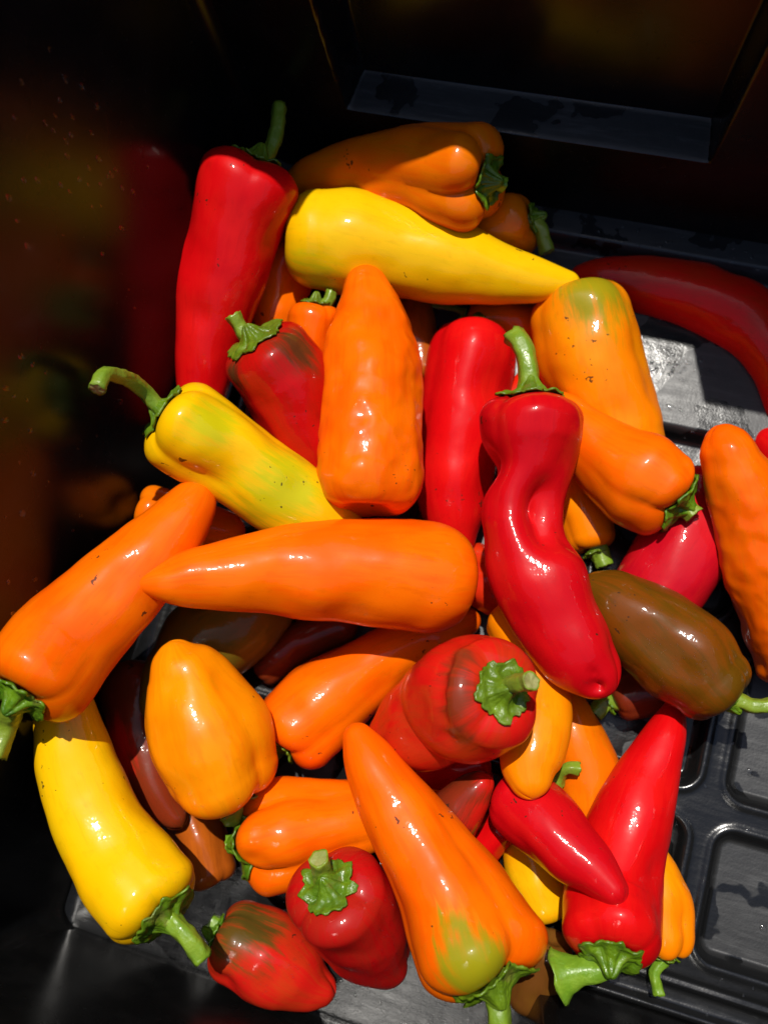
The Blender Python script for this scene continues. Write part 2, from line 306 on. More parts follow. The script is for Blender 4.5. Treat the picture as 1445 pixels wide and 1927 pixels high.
# ------------------------------------------------------------ the peppers
def dome(nu=12, nv=5):
    V = []; F = []
    for i in range(nv):
        a = math.pi/2*i/nv
        for j in range(nu):
            t_ = 2*math.pi*j/nu; V.append((math.cos(a)**.8*math.cos(t_), math.cos(a)**.8*math.sin(t_), .45*math.sin(a)))
    V.append((0, 0, .45)); n = len(V)-1
    F = grid_faces(nv, nu, True)+[((nv-1)*nu+j, (nv-1)*nu+(j+1) % nu, n) for j in range(nu)]+[tuple(range(nu-1, -1, -1))]
    return V, F
DV, DF = dome()
PEPPERS = [
{'n': 'red_pepper', 'label': 'long curved dark red pepper lying in shade along the back of the crate', 'col': 'darkred', 'sp': [[0.1017, 0.1758, 0.011, 0.0124], [0.0935, 0.1938, 0.011, 0.0147], [0.0778, 0.2105, 0.011, 0.017], [0.0552, 0.2205, 0.011, 0.0175], [0.0308, 0.223, 0.011, 0.0158], [0.0091, 0.2231, 0.011, 0.0132], [-0.0071, 0.2223, 0.011, 0.0094], [-0.0139, 0.2216, 0.011, 0.0061]], 'seed': 5},
{'n': 'red_pepper', 'label': 'bright red pepper mostly cut off at the right edge, behind the long orange pepper', 'col': 'red', 'sp': [[0.1108, 0.14, 0.0093, 0.0153], [0.1025, 0.1497, 0.0065, 0.013], [0.0943, 0.1574, 0.0041, 0.0084]], 'seed': 38},
{'n': 'red_pepper', 'label': 'glossy crimson pepper lying between the orange pepper with green stem and the olive brown pepper', 'col': 'redpink', 'sp': [[0.0675, 0.1231, 0.014, 0.0164], [0.0674, 0.1043, 0.014, 0.0208], [0.0626, 0.0846, 0.014, 0.0217], [0.0564, 0.0661, 0.014, 0.0196], [0.0526, 0.0509, 0.014, 0.0137]], 'seed': 39},
{'n': 'orange_pepper', 'label': 'small orange pepper with thin green stem pressed behind the large upright red pepper', 'col': 'orangey', 'sp': [[0.0923, -0.077, 0.005, 0.0123], [0.0901, -0.0661, 0.005, 0.0119], [0.0841, -0.0539, 0.005, 0.0096], [0.0784, -0.0437, 0.005, 0.0061]], 'seed': 29, 'capf': 0.8, 'lobeA': 0.14, 'stem': [[0.0934, -0.087, 0.005, 0.0024], [0.0918, -0.0954, 0.005, 0.0024], [0.0954, -0.1037, 0.005, 0.0023]]},
{'n': 'orange_pepper', 'label': 'orange pepper half hidden under the curled stem, left of the large red pepper', 'col': 'orange2', 'sp': [[0.0215, 0.0122, 0.008, 0.0101], [0.0342, -0.0046, 0.008, 0.015], [0.0448, -0.019, 0.008, 0.0153], [0.0495, -0.0348, 0.008, 0.0134], [0.0525, -0.0484, 0.008, 0.0097]], 'seed': 24},
{'n': 'brown_pepper', 'label': 'dark pepper with green calyx hidden beneath the olive brown pepper', 'col': 'darkbrown', 'sp': [[0.0543, 0.0185, 0.0065, 0.0113], [0.0662, 0.0268, 0.0065, 0.0138], [0.0797, 0.033, 0.0065, 0.01]], 'seed': 48, 'stem': [[0.0466, 0.0134, 0.0065, 0.0035], [0.0426, 0.0065, 0.0065, 0.0035]]},
{'n': 'yellow_pepper', 'label': 'golden yellow pepper lying beneath the red pointed pepper at lower centre', 'col': 'yelloworange', 'sp': [[0.0392, -0.0811, 0.0065, 0.0133], [0.0316, -0.0692, 0.0065, 0.0134], [0.0249, -0.0567, 0.0065, 0.0103], [0.0216, -0.0479, 0.0065, 0.0062]], 'seed': 30},
{'n': 'brown_pepper', 'label': 'dark brown pepper tucked beside the broad cap of the big green stem at bottom', 'col': 'brown', 'sp': [[0.0434, -0.0965, 0.0185, 0.0112], [0.0416, -0.1084, 0.014, 0.0117], [0.0395, -0.1192, 0.01, 0.0099]], 'seed': 31},
{'n': 'red_pepper', 'label': 'small red pepper showing below the brown red tip, right of the long orange pepper', 'col': 'red', 'sp': [[0.0119, -0.0546, 0.014, 0.0085], [0.0031, -0.0702, 0.0076, 0.0098], [-0.0041, -0.0829, 0.0024, 0.0087]], 'seed': 27},
{'n': 'red_pepper', 'label': 'sliver of red pepper under the right side of the foreground orange pepper with green patch', 'col': 'red', 'sp': [[0.0185, -0.0924, 0.005, 0.0122], [0.0137, -0.1033, 0.005, 0.0109], [0.0113, -0.1134, 0.005, 0.0085]], 'seed': 53},
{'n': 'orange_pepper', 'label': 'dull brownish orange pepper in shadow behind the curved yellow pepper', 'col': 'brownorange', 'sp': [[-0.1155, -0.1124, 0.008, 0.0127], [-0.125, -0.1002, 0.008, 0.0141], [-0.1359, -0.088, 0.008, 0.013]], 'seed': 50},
{'n': 'brown_pepper', 'label': 'chocolate brown pepper with red edge between curved yellow pepper and stubby golden pepper', 'col': 'brownred', 'sp': [[-0.1738, -0.0378, 0.0158, 0.0198], [-0.1658, -0.0568, 0.0194, 0.0186], [-0.1529, -0.0736, 0.0231, 0.0152], [-0.1393, -0.0857, 0.0262, 0.0105], [-0.1316, -0.0906, 0.0278, 0.0059]], 'seed': 15, 'tiplobe': 0.2, 'patch': [[-0.1693, -0.0648, 0.0364, 0.0112, 'redp'], [-0.1635, -0.0757, 0.035, 0.0099, 'redp']]},
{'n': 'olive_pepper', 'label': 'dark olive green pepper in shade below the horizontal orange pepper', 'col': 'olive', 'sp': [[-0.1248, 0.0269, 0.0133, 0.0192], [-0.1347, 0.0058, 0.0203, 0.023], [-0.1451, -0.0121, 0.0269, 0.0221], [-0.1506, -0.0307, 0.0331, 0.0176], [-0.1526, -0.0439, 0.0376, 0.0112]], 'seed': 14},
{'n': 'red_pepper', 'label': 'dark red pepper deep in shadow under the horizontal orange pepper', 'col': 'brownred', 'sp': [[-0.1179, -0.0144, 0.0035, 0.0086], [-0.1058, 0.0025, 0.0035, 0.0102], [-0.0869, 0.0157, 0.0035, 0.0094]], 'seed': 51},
{'n': 'orange_pepper', 'label': 'orange pepper mostly hidden under the yellow green pepper by the left wall', 'col': 'orange2', 'sp': [[-0.1814, 0.0433, 0.0485, 0.0132], [-0.1634, 0.0439, 0.0414, 0.0128], [-0.1466, 0.0452, 0.0349, 0.0098]], 'seed': 13},
{'n': 'orange_pepper', 'label': 'orange pepper barely showing beneath the foreground orange pepper tip', 'col': 'orange', 'sp': [[-0.0639, -0.0653, 0.0035, 0.0103], [-0.0441, -0.0597, 0.0035, 0.0102], [-0.0256, -0.0493, 0.0035, 0.0089], [-0.0189, -0.0449, 0.0035, 0.0051]], 'seed': 20},
{'n': 'red_pepper', 'label': 'small red and olive green pepper lying lowest at the front of the crate', 'col': 'redgreen', 'sp': [[-0.09, -0.1365, 0.0157, 0.0186], [-0.0787, -0.138, 0.0139, 0.0205], [-0.0639, -0.1418, 0.0116, 0.0175], [-0.0525, -0.1449, 0.0098, 0.0117], [-0.0459, -0.1454, 0.0088, 0.0068]], 'seed': 33, 'capf': 0.6, 'tiplobe': 0.2, 'wetn': 80, 'stem': [[-0.1015, -0.1329, 0.0157, 0.0034], [-0.1068, -0.1314, 0.0157, 0.0035]], 'patch': [[-0.0908, -0.1274, 0.0318, 0.0184, 'oliveg'], [-0.0853, -0.12, 0.0239, 0.0159, 'oliveg']], 'dent': [[-0.0898, -0.1493, 0.0295, 0.0056, 0.0024]]},
{'n': 'orange_pepper', 'label': 'lobed orange pepper with dark green calyx on its left, behind the small red pepper', 'col': 'orange', 'sp': [[-0.0879, -0.085, 0.0294, 0.0222], [-0.0782, -0.08, 0.0279, 0.023], [-0.0652, -0.0729, 0.026, 0.0194], [-0.0496, -0.0663, 0.0237, 0.016], [-0.036, -0.0614, 0.0218, 0.0109], [-0.027, -0.0578, 0.0205, 0.0061]], 'seed': 19, 'capf': 0.45, 'lobeA': 0.2, 'kc': 0.7, 'stem': [[-0.1, -0.0904, 0.0294, 0.0036], [-0.1054, -0.0932, 0.0294, 0.0036]], 'dent': [[-0.0869, -0.0906, 0.0509, 0.0059, 0.0037]]},
{'n': 'red_pepper', 'label': 'stubby dark red pepper with bumpy green cap and upright stem, bottom centre', 'col': 'darkred2', 'sp': [[-0.0477, -0.0949, 0.054, 0.0211], [-0.04, -0.1063, 0.0366, 0.0216], [-0.0307, -0.117, 0.0229, 0.0179], [-0.0219, -0.1247, 0.014, 0.0115]], 'seed': 32, 'capf': 0.45, 'lobeA': 0.08, 'kc': 0.56, 'tiplobe': 0.25, 'wetn': 260, 'stem': [[-0.0534, -0.0878, 0.06, 0.0037], [-0.0567, -0.0785, 0.07, 0.0037]]},
{'n': 'orange_pepper', 'label': 'orange pepper half shaded between the long red pepper and the big yellow pepper', 'col': 'orange', 'sp': [[-0.159, 0.191, 0.0315, 0.0166], [-0.1601, 0.1733, 0.0298, 0.0152], [-0.1577, 0.1593, 0.0285, 0.0138], [-0.1539, 0.1457, 0.0271, 0.0082]], 'seed': 43},
{'n': 'orange_pepper', 'label': 'small orange pepper with green calyx left of the upright orange pepper', 'col': 'orange', 'sp': [[-0.1301, 0.1536, 0.053, 0.0134], [-0.1291, 0.1417, 0.0485, 0.0129], [-0.1218, 0.1262, 0.0421, 0.0078]], 'seed': 44, 'stem': [[-0.1255, 0.163, 0.053, 0.0026], [-0.125, 0.1688, 0.053, 0.0026]]},
{'n': 'orange_pepper', 'label': 'dull brownish orange pepper deep between upright orange and smooth red peppers', 'col': 'brownorange', 'sp': [[-0.0809, 0.1548, 0.0065, 0.0123], [-0.0895, 0.1744, 0.0065, 0.013], [-0.0932, 0.1907, 0.0065, 0.0097]], 'seed': 47},  # lengthened and browned to stand in for shade over the lit floor
{'n': 'orange_pepper', 'label': 'orange pepper with long dark stem under the big yellow pepper', 'col': 'orange', 'sp': [[-0.0569, 0.1889, 0.0065, 0.0129], [-0.0444, 0.19, 0.0065, 0.014], [-0.0305, 0.1914, 0.0065, 0.0125], [-0.0202, 0.1951, 0.0065, 0.0055]], 'seed': 45, 'stem': [[-0.0693, 0.1922, 0.0065, 0.0031], [-0.0795, 0.192, 0.0065, 0.0031], [-0.0896, 0.1915, 0.0065, 0.0031]]},
{'n': 'red_pepper', 'label': 'dark red pepper almost hidden behind the tall stem of the twisted red pepper', 'col': 'darkred', 'sp': [[-0.0314, 0.1539, 0.002, 0.0083], [-0.0233, 0.1667, 0.0043, 0.0088], [-0.0185, 0.1818, 0.0067, 0.0066]], 'seed': 54},  # added pepper, fills the dark gap where sunlit floor would show
{'n': 'red_pepper', 'label': 'scrap of red orange pepper in the gap right of the horizontal orange pepper', 'col': 'redorange', 'sp': [[-0.02, 0.066, 0.002, 0.0093], [-0.0286, 0.068, 0.002, 0.0075]], 'seed': 42},
{'n': 'red_pepper', 'label': 'red orange pepper wedged between the horizontal orange pepper and the twisted red pepper', 'col': 'redorange', 'sp': [[-0.0081, 0.0502, 0.0095, 0.0124], [-0.0247, 0.0527, 0.0095, 0.011], [-0.0354, 0.0527, 0.0095, 0.0079]], 'seed': 41},
{'n': 'orange_pepper', 'label': 'golden orange pepper with short green stem just right of the twisted red pepper', 'col': 'orangey', 'sp': [[0.0224, 0.0894, 0.0065, 0.0125], [0.0158, 0.1016, 0.0065, 0.0137], [0.0085, 0.1166, 0.0065, 0.012], [0.0029, 0.1295, 0.0065, 0.0067]], 'seed': 36, 'stem': [[0.0286, 0.0828, 0.0065, 0.0036], [0.0325, 0.0767, 0.0065, 0.0036]]},
{'n': 'orange_pepper', 'label': 'small shaded orange pepper with green stem behind the yellow pepper tip', 'col': 'orange2', 'sp': [[-0.0496, 0.2282, 0.038, 0.0164], [-0.0608, 0.2241, 0.0337, 0.0156], [-0.0769, 0.2211, 0.0282, 0.0109], [-0.0881, 0.2195, 0.0245, 0.0055]], 'seed': 3, 'capf': 0.6, 'stem': [[-0.039, 0.2234, 0.038, 0.0034], [-0.0296, 0.2171, 0.038, 0.0034]]},
{'n': 'orange_pepper', 'label': 'large shaded orange pepper with dark spots at the back wall', 'col': 'orange2', 'sp': [[-0.0716, 0.2291, 0.0716, 0.0236], [-0.0938, 0.2327, 0.0644, 0.0219], [-0.1165, 0.2343, 0.0571, 0.0199], [-0.1395, 0.2326, 0.0499, 0.0156], [-0.1598, 0.2285, 0.0434, 0.0104], [-0.1689, 0.2271, 0.0407, 0.0055]], 'seed': 2, 'capf': 0.45, 'lobeA': 0.14, 'stem': [[-0.0606, 0.2305, 0.0716, 0.0032], [-0.0539, 0.229, 0.0716, 0.0032]], 'dent': [[-0.0947, 0.2345, 0.0874, 0.0085, 0.0029]]},
{'n': 'red_pepper', 'label': 'large smooth bright red pepper standing on its thick flared green stem, lower right', 'col': 'red', 'sp': [[0.064, -0.0764, 0.043, 0.0205], [0.0632, -0.0657, 0.0344, 0.0209], [0.0638, -0.0465, 0.0289, 0.0188], [0.066, -0.028, 0.0266, 0.0163], [0.07, -0.0061, 0.024, 0.0118], [0.0736, 0.0103, 0.022, 0.0079], [0.0748, 0.0191, 0.021, 0.0048]], 'seed': 28, 'capf': 0.5, 'lobeA': 0.03, 'kc': 0.6, 'flare': 2.3, 'stem': [[0.0657, -0.0881, 0.046, 0.0041], [0.0616, -0.0918, 0.046, 0.0041], [0.0557, -0.0943, 0.045, 0.0041], [0.0473, -0.0996, 0.043, 0.0041]], 'dent': [[0.0484, -0.0569, 0.0465, 0.0099, 0.0018], [0.079, -0.0487, 0.042, 0.0066, 0.0013]]},
{'n': 'red_pepper', 'label': 'dark red pepper in shadow below the red pepper that shows its green cap', 'col': 'red', 'sp': [[-0.0042, -0.0301, 0.011, 0.0112], [-0.018, -0.0365, 0.011, 0.01], [-0.0294, -0.0422, 0.011, 0.0063]], 'seed': 52},
{'n': 'red_pepper', 'label': 'pointed crimson pepper lying across the large red pepper, lower right', 'col': 'red2', 'sp': [[0.0162, -0.0379, 0.0342, 0.0153], [0.0278, -0.0431, 0.0396, 0.0164], [0.0402, -0.0497, 0.0461, 0.0142], [0.0519, -0.0553, 0.0523, 0.0104], [0.0608, -0.06, 0.0575, 0.0059]], 'seed': 25},
{'n': 'brown_pepper', 'label': 'brown red pepper tip poking out right of the foreground orange pepper', 'col': 'brown26', 'sp': [[-0.017, -0.0757, 0.0237, 0.0143], [-0.0119, -0.0605, 0.0296, 0.0137], [-0.0066, -0.0467, 0.0351, 0.0107], [-0.0021, -0.0374, 0.039, 0.0076], [0.0003, -0.0333, 0.0408, 0.0051]], 'seed': 26, 'patch': [[0.0032, -0.0326, 0.0449, 0.0078, 'redp'], [0.0014, -0.0493, 0.0418, 0.0091, 'redp']]},
{'n': 'orange_pepper', 'label': 'glossy orange pepper pointing up right beneath the horizontal orange pepper', 'col': 'orange', 'sp': [[-0.0913, -0.0353, 0.0174, 0.0219], [-0.0833, -0.0226, 0.0152, 0.0215], [-0.0687, -0.0043, 0.0119, 0.0181], [-0.0524, 0.0135, 0.0084, 0.0146], [-0.0347, 0.0277, 0.0053, 0.011], [-0.0247, 0.0358, 0.0035, 0.0068]], 'seed': 18, 'lobeA': 0.09, 'stem': [[-0.0979, -0.0474, 0.0114, 0.0033], [-0.101, -0.0535, 0.0094, 0.0034]], 'dent': [[-0.0929, -0.0265, 0.0376, 0.0085, 0.0022]]},
{'n': 'orange_pepper', 'label': 'blunt golden orange pepper hanging down behind the red pepper with green cap', 'col': 'orangey', 'sp': [[-0.0052, 0.0375, 0.0253, 0.0124], [0.0075, 0.0253, 0.0316, 0.014], [0.0142, 0.0074, 0.0387, 0.0141], [0.0165, -0.0106, 0.0457, 0.0142], [0.0171, -0.0237, 0.051, 0.0116], [0.0191, -0.0296, 0.0537, 0.0084]], 'seed': 23},
{'n': 'brown_pepper', 'label': 'olive brown glossy pepper with bright green stem pointing right', 'col': 'brown2', 'sp': [[0.0832, 0.0318, 0.041, 0.0178], [0.0729, 0.0384, 0.041, 0.0219], [0.059, 0.0454, 0.041, 0.0214], [0.0437, 0.0523, 0.041, 0.0183], [0.0308, 0.0575, 0.041, 0.013], [0.0244, 0.0596, 0.041, 0.0083]], 'seed': 40, 'capf': 0.6, 'lobeA': 0.05, 'kc': 0.35, 'wetn': 420, 'stem': [[0.094, 0.0276, 0.041, 0.0032], [0.1018, 0.0269, 0.041, 0.0032], [0.1121, 0.0304, 0.041, 0.0032]], 'dent': [[0.0595, 0.0368, 0.0612, 0.0062, 0.0018], [0.0691, 0.0313, 0.0613, 0.0061, 0.0017], [0.0487, 0.0424, 0.06, 0.0062, 0.0013]]},
{'n': 'orange_pepper', 'label': 'broad orange pepper with green tinged top beside the yellow pepper tip', 'col': 'orangey', 'sp': [[-0.0058, 0.1896, 0.028, 0.0247], [0.0037, 0.1723, 0.0231, 0.0257], [0.0162, 0.1557, 0.018, 0.0236], [0.0264, 0.1399, 0.0133, 0.0199], [0.0379, 0.1257, 0.0088, 0.0144], [0.0421, 0.1137, 0.0056, 0.0066]], 'seed': 6, 'capf': 0.7, 'patch': [[-0.0028, 0.1956, 0.0518, 0.0236, 'greenp']], 'dent': [[-0.0121, 0.1819, 0.0506, 0.01, 0.0025]]},
{'n': 'red_pepper', 'label': 'long red pepper leaning on the left wall with its stem pointing up', 'col': 'red', 'sp': [[-0.1711, 0.2036, 0.0786, 0.0247], [-0.1751, 0.1836, 0.0705, 0.0235], [-0.1785, 0.162, 0.062, 0.0214], [-0.1795, 0.1401, 0.0537, 0.0172], [-0.1788, 0.1181, 0.0455, 0.0137], [-0.1775, 0.1008, 0.0391, 0.0101], [-0.1765, 0.0908, 0.0354, 0.0053]], 'seed': 1, 'capf': 0.45, 'lobeA': 0.06, 'stem': [[-0.1667, 0.2202, 0.0786, 0.0033], [-0.1661, 0.2318, 0.0786, 0.0033], [-0.1689, 0.2466, 0.0786, 0.0033]], 'dent': [[-0.1515, 0.1834, 0.0786, 0.0112, 0.002]]},
{'n': 'red_pepper', 'label': 'dark red pepper with brown patch and conical green stem left of upright orange pepper', 'col': 'darkred3', 'sp': [[-0.1384, 0.1222, 0.0737, 0.0214], [-0.1307, 0.1153, 0.0653, 0.0227], [-0.1209, 0.1019, 0.0569, 0.0199], [-0.1121, 0.0897, 0.051, 0.015], [-0.106, 0.0792, 0.0463, 0.0088]], 'seed': 9, 'capf': 0.45, 'kc': 0.66, 'stem': [[-0.1495, 0.129, 0.0777, 0.0034], [-0.1574, 0.1362, 0.0827, 0.0034]], 'patch': [[-0.1218, 0.1263, 0.0865, 0.014, 'brownp'], [-0.1504, 0.1056, 0.0794, 0.0115, 'brownp']], 'dent': [[-0.1319, 0.0989, 0.0808, 0.0052, 0.0014]]},
{'n': 'red_pepper', 'label': 'smooth red pepper standing between upright orange pepper and twisted red pepper', 'col': 'red', 'sp': [[-0.055, 0.1618, 0.018, 0.0227], [-0.0528, 0.1396, 0.0162, 0.0221], [-0.0503, 0.1149, 0.0141, 0.0206], [-0.0477, 0.0934, 0.0123, 0.0186], [-0.0423, 0.0782, 0.011, 0.0132], [-0.0372, 0.0686, 0.01, 0.0066]], 'seed': 7, 'capf': 0.8, 'stem': [[-0.056, 0.1854, 0.01, 0.0033], [-0.0479, 0.1929, 0.008, 0.0033]], 'dent': [[-0.0383, 0.1479, 0.0331, 0.0103, 0.0021]]},
{'n': 'orange_pepper', 'label': 'orange pepper pointing lower right with green calyx and cut stem, right of centre', 'col': 'orange', 'sp': [[0.0472, 0.1106, 0.0397, 0.0205], [0.0369, 0.1147, 0.039, 0.0229], [0.0224, 0.1206, 0.0382, 0.0192], [0.0067, 0.1306, 0.0372, 0.0137], [-0.0055, 0.1402, 0.0363, 0.0096], [-0.0102, 0.1442, 0.036, 0.0061]], 'seed': 35, 'capf': 0.4, 'lobeA': 0.12, 'kc': 0.7, 'stem': [[0.0561, 0.1074, 0.0397, 0.0036], [0.0631, 0.103, 0.0397, 0.0036]], 'dent': [[0.0534, 0.1186, 0.0575, 0.0042, 0.0018], [0.0133, 0.1108, 0.0519, 0.0095, 0.0014]]},
{'n': 'orange_pepper', 'label': 'long orange pepper running off the right edge, tip up, wrinkled highlights', 'col': 'orange', 'sp': [[0.1243, 0.0547, 0.0127, 0.0194], [0.1121, 0.0756, 0.022, 0.0203], [0.0976, 0.0955, 0.0316, 0.0196], [0.0834, 0.115, 0.0413, 0.0171], [0.0724, 0.1281, 0.0482, 0.013], [0.0659, 0.1366, 0.0525, 0.0094], [0.0637, 0.139, 0.0538, 0.0061]], 'seed': 37, 'crinkle': 1},
{'n': 'yellow_pepper', 'label': 'big yellow pepper lying across the back of the pile, tip to the right', 'col': 'yellow', 'sp': [[-0.1386, 0.1936, 0.0545, 0.0241], [-0.1231, 0.1959, 0.0526, 0.0253], [-0.1022, 0.1979, 0.05, 0.0229], [-0.073, 0.1987, 0.0464, 0.0197], [-0.0466, 0.1988, 0.0432, 0.0142], [-0.026, 0.2008, 0.0406, 0.0093], [-0.0147, 0.203, 0.0392, 0.0057]], 'seed': 4, 'capf': 0.6, 'lobeA': 0.008, 'patch': [[-0.1333, 0.1711, 0.0619, 0.0153, 'ygreen']], 'dent': [[-0.0905, 0.2027, 0.0703, 0.0124, 0.0012]]},
{'n': 'yellow_pepper', 'label': 'curved bright yellow pepper with thick green stem at lower left', 'col': 'yellow', 'sp': [[-0.1217, -0.115, 0.0637, 0.0215], [-0.1385, -0.1064, 0.0603, 0.0209], [-0.1553, -0.0932, 0.0613, 0.0184], [-0.1684, -0.0772, 0.0642, 0.0166], [-0.178, -0.0612, 0.0668, 0.0148], [-0.1846, -0.0466, 0.0691, 0.0116], [-0.1882, -0.0357, 0.0707, 0.0058]], 'seed': 16, 'capf': 0.4, 'lobeA': 0.05, 'kc': 0.66, 'stem': [[-0.109, -0.1202, 0.0667, 0.0039], [-0.1007, -0.124, 0.0667, 0.0039], [-0.0933, -0.1305, 0.0637, 0.0039]], 'dent': [[-0.1215, -0.094, 0.0721, 0.011, 0.0013]]},
{'n': 'yellow_pepper', 'label': 'yellow pepper with green tinge and long curled stem near the left wall', 'col': 'yellow', 'sp': [[-0.1613, 0.0797, 0.0882, 0.0209], [-0.1486, 0.0754, 0.0808, 0.0202], [-0.1344, 0.0705, 0.0728, 0.0197], [-0.1198, 0.0654, 0.0648, 0.0192], [-0.1026, 0.0607, 0.0557, 0.0165], [-0.0876, 0.057, 0.0481, 0.011], [-0.0775, 0.0552, 0.0432, 0.0049]], 'seed': 10, 'capf': 0.45, 'lobeA': 0.1, 'kc': 0.6, 'stem': [[-0.1688, 0.0826, 0.0922, 0.0032], [-0.177, 0.0873, 0.1022, 0.0032], [-0.1784, 0.0858, 0.1222, 0.003], [-0.1788, 0.0818, 0.1332, 0.0029], [-0.1776, 0.0749, 0.1362, 0.0029]], 'patch': [[-0.1096, 0.0619, 0.0807, 0.0252, 'ygreen2'], [-0.143, 0.0796, 0.1011, 0.0134, 'ygreen']], 'dent': [[-0.1342, 0.068, 0.0948, 0.0101, 0.002]]},
{'n': 'orange_pepper', 'label': 'upright wrinkled orange pepper with its tip up in the centre of the pile', 'col': 'orange', 'sp': [[-0.0804, 0.0806, 0.0635, 0.0243], [-0.0839, 0.0978, 0.0629, 0.0243], [-0.0897, 0.1202, 0.062, 0.0237], [-0.0976, 0.1456, 0.0611, 0.0204], [-0.1042, 0.1637, 0.0605, 0.0151], [-0.1091, 0.1754, 0.0601, 0.0096], [-0.1112, 0.1808, 0.0599, 0.0056]], 'seed': 8, 'capf': 0.6, 'lobeA': 0.03, 'tiplobe': 0.12, 'crinkle': 1},
{'n': 'red_pepper', 'label': 'mottled red pepper showing its broad green cap and stem toward the viewer', 'col': 'redmot', 'sp': [[-0.0056, 0.0028, 0.0807, 0.022], [-0.0164, -0.0029, 0.0611, 0.0255], [-0.0237, -0.0081, 0.0501, 0.0231], [-0.032, -0.0165, 0.0423, 0.0216], [-0.0416, -0.0254, 0.034, 0.0158], [-0.0473, -0.0296, 0.0297, 0.0109]], 'seed': 22, 'capf': 0.4, 'lobeA': 0.06, 'kc': 0.54, 'wetn': 60, 'stem': [[0.0009, 0.0075, 0.0907, 0.0035], [0.0045, 0.0092, 0.0987, 0.0034], [0.0084, 0.0111, 0.1047, 0.0033]], 'patch': [[-0.0204, 0.0027, 0.097, 0.0098, 'brownp2'], [-0.0212, 0.0132, 0.0923, 0.0091, 'brownp2'], [-0.0178, -0.0079, 0.0957, 0.0093, 'brownp2'], [-0.0124, -0.0173, 0.0884, 0.0082, 'brownp2']], 'dent': [[-0.0255, 0.009, 0.089, 0.0042, 0.0029], [-0.0249, 0.0016, 0.0917, 0.0041, 0.0029], [-0.0236, -0.0053, 0.0916, 0.0041, 0.0029], [-0.0214, -0.0121, 0.089, 0.0041, 0.0027], [-0.0183, -0.0187, 0.0837, 0.0042, 0.0025]]},
{'n': 'orange_pepper', 'label': 'stubby golden orange bell shaped pepper left of centre, tip up', 'col': 'orangey', 'sp': [[-0.1132, -0.0607, 0.0471, 0.0248], [-0.1206, -0.0482, 0.0519, 0.0271], [-0.1295, -0.034, 0.0577, 0.0235], [-0.1379, -0.022, 0.0627, 0.0169], [-0.1427, -0.0158, 0.0654, 0.0105], [-0.1442, -0.0131, 0.0665, 0.0065]], 'seed': 17, 'capf': 0.55, 'lobeA': 0.1, 'stem': [[-0.1039, -0.075, 0.0421, 0.0038], [-0.1044, -0.0814, 0.0391, 0.0038]], 'dent': [[-0.1361, -0.0313, 0.0803, 0.0058, 0.0018], [-0.1167, -0.0165, 0.0669, 0.0092, 0.0016]]},
{'n': 'orange_pepper', 'label': 'long orange pepper with olive green patch and thick stem at the front bottom', 'col': 'orange', 'sp': [[0.0127, -0.095, 0.0605, 0.0271], [0.0041, -0.0855, 0.0565, 0.0252], [-0.0094, -0.0726, 0.0545, 0.0213], [-0.0256, -0.0588, 0.0545, 0.0174], [-0.0409, -0.0454, 0.0545, 0.0136], [-0.0524, -0.0339, 0.0545, 0.0096], [-0.0581, -0.0281, 0.0545, 0.006]], 'seed': 21, 'capf': 0.45, 'lobeA': 0.15, 'kc': 0.6, 'stem': [[0.0229, -0.1083, 0.0575, 0.0046], [0.026, -0.1143, 0.0595, 0.0046], [0.0295, -0.125, 0.0595, 0.0046]], 'patch': [[0.0099, -0.0908, 0.0871, 0.0138, 'greenp'], [0.0024, -0.0836, 0.0831, 0.0088, 'greenp'], [0.0198, -0.0945, 0.0866, 0.0113, 'greenp'], [0.0111, -0.0999, 0.0871, 0.0129, 'greenp']], 'dent': [[0.0329, -0.0874, 0.0769, 0.006, 0.0032], [0.002, -0.1047, 0.0833, 0.0079, 0.0016]]},
{'n': 'red_pepper', 'label': 'twisted dented red pepper with tall green stem right of centre', 'col': 'red2', 'sp': [[-0.0166, 0.1242, 0.0603, 0.0238], [-0.0144, 0.1152, 0.0582, 0.0228], [-0.0117, 0.1035, 0.0571, 0.0189], [-0.0112, 0.0864, 0.0562, 0.0186], [-0.0067, 0.0704, 0.0553, 0.0187], [0.0033, 0.0549, 0.0542, 0.0204], [0.0152, 0.039, 0.0531, 0.0184], [0.0282, 0.0272, 0.0521, 0.0159], [0.0375, 0.0216, 0.0514, 0.0118]], 'seed': 34, 'capf': 0.42, 'lobeA': 0.07, 'kc': 0.62, 'tiplobe': 0.3, 'wetn': 110, 'stem': [[-0.0202, 0.1354, 0.0613, 0.0045], [-0.0238, 0.1473, 0.0633, 0.0045], [-0.0297, 0.1578, 0.0633, 0.0046], [-0.0338, 0.1617, 0.0613, 0.0046]], 'dent': [[-0.0014, 0.085, 0.0723, 0.0112, 0.0148], [0.0026, 0.0744, 0.0712, 0.0081, 0.0067], [-0.0311, 0.0988, 0.0577, 0.0081, 0.0052], [0.0141, 0.0767, 0.0617, 0.0078, 0.0037], [0.01, 0.0107, 0.0578, 0.0067, 0.0], [0.0361, 0.0162, 0.0625, 0.0031, 0.0057], [0.0334, 0.0212, 0.0659, 0.0022, 0.0026]]},
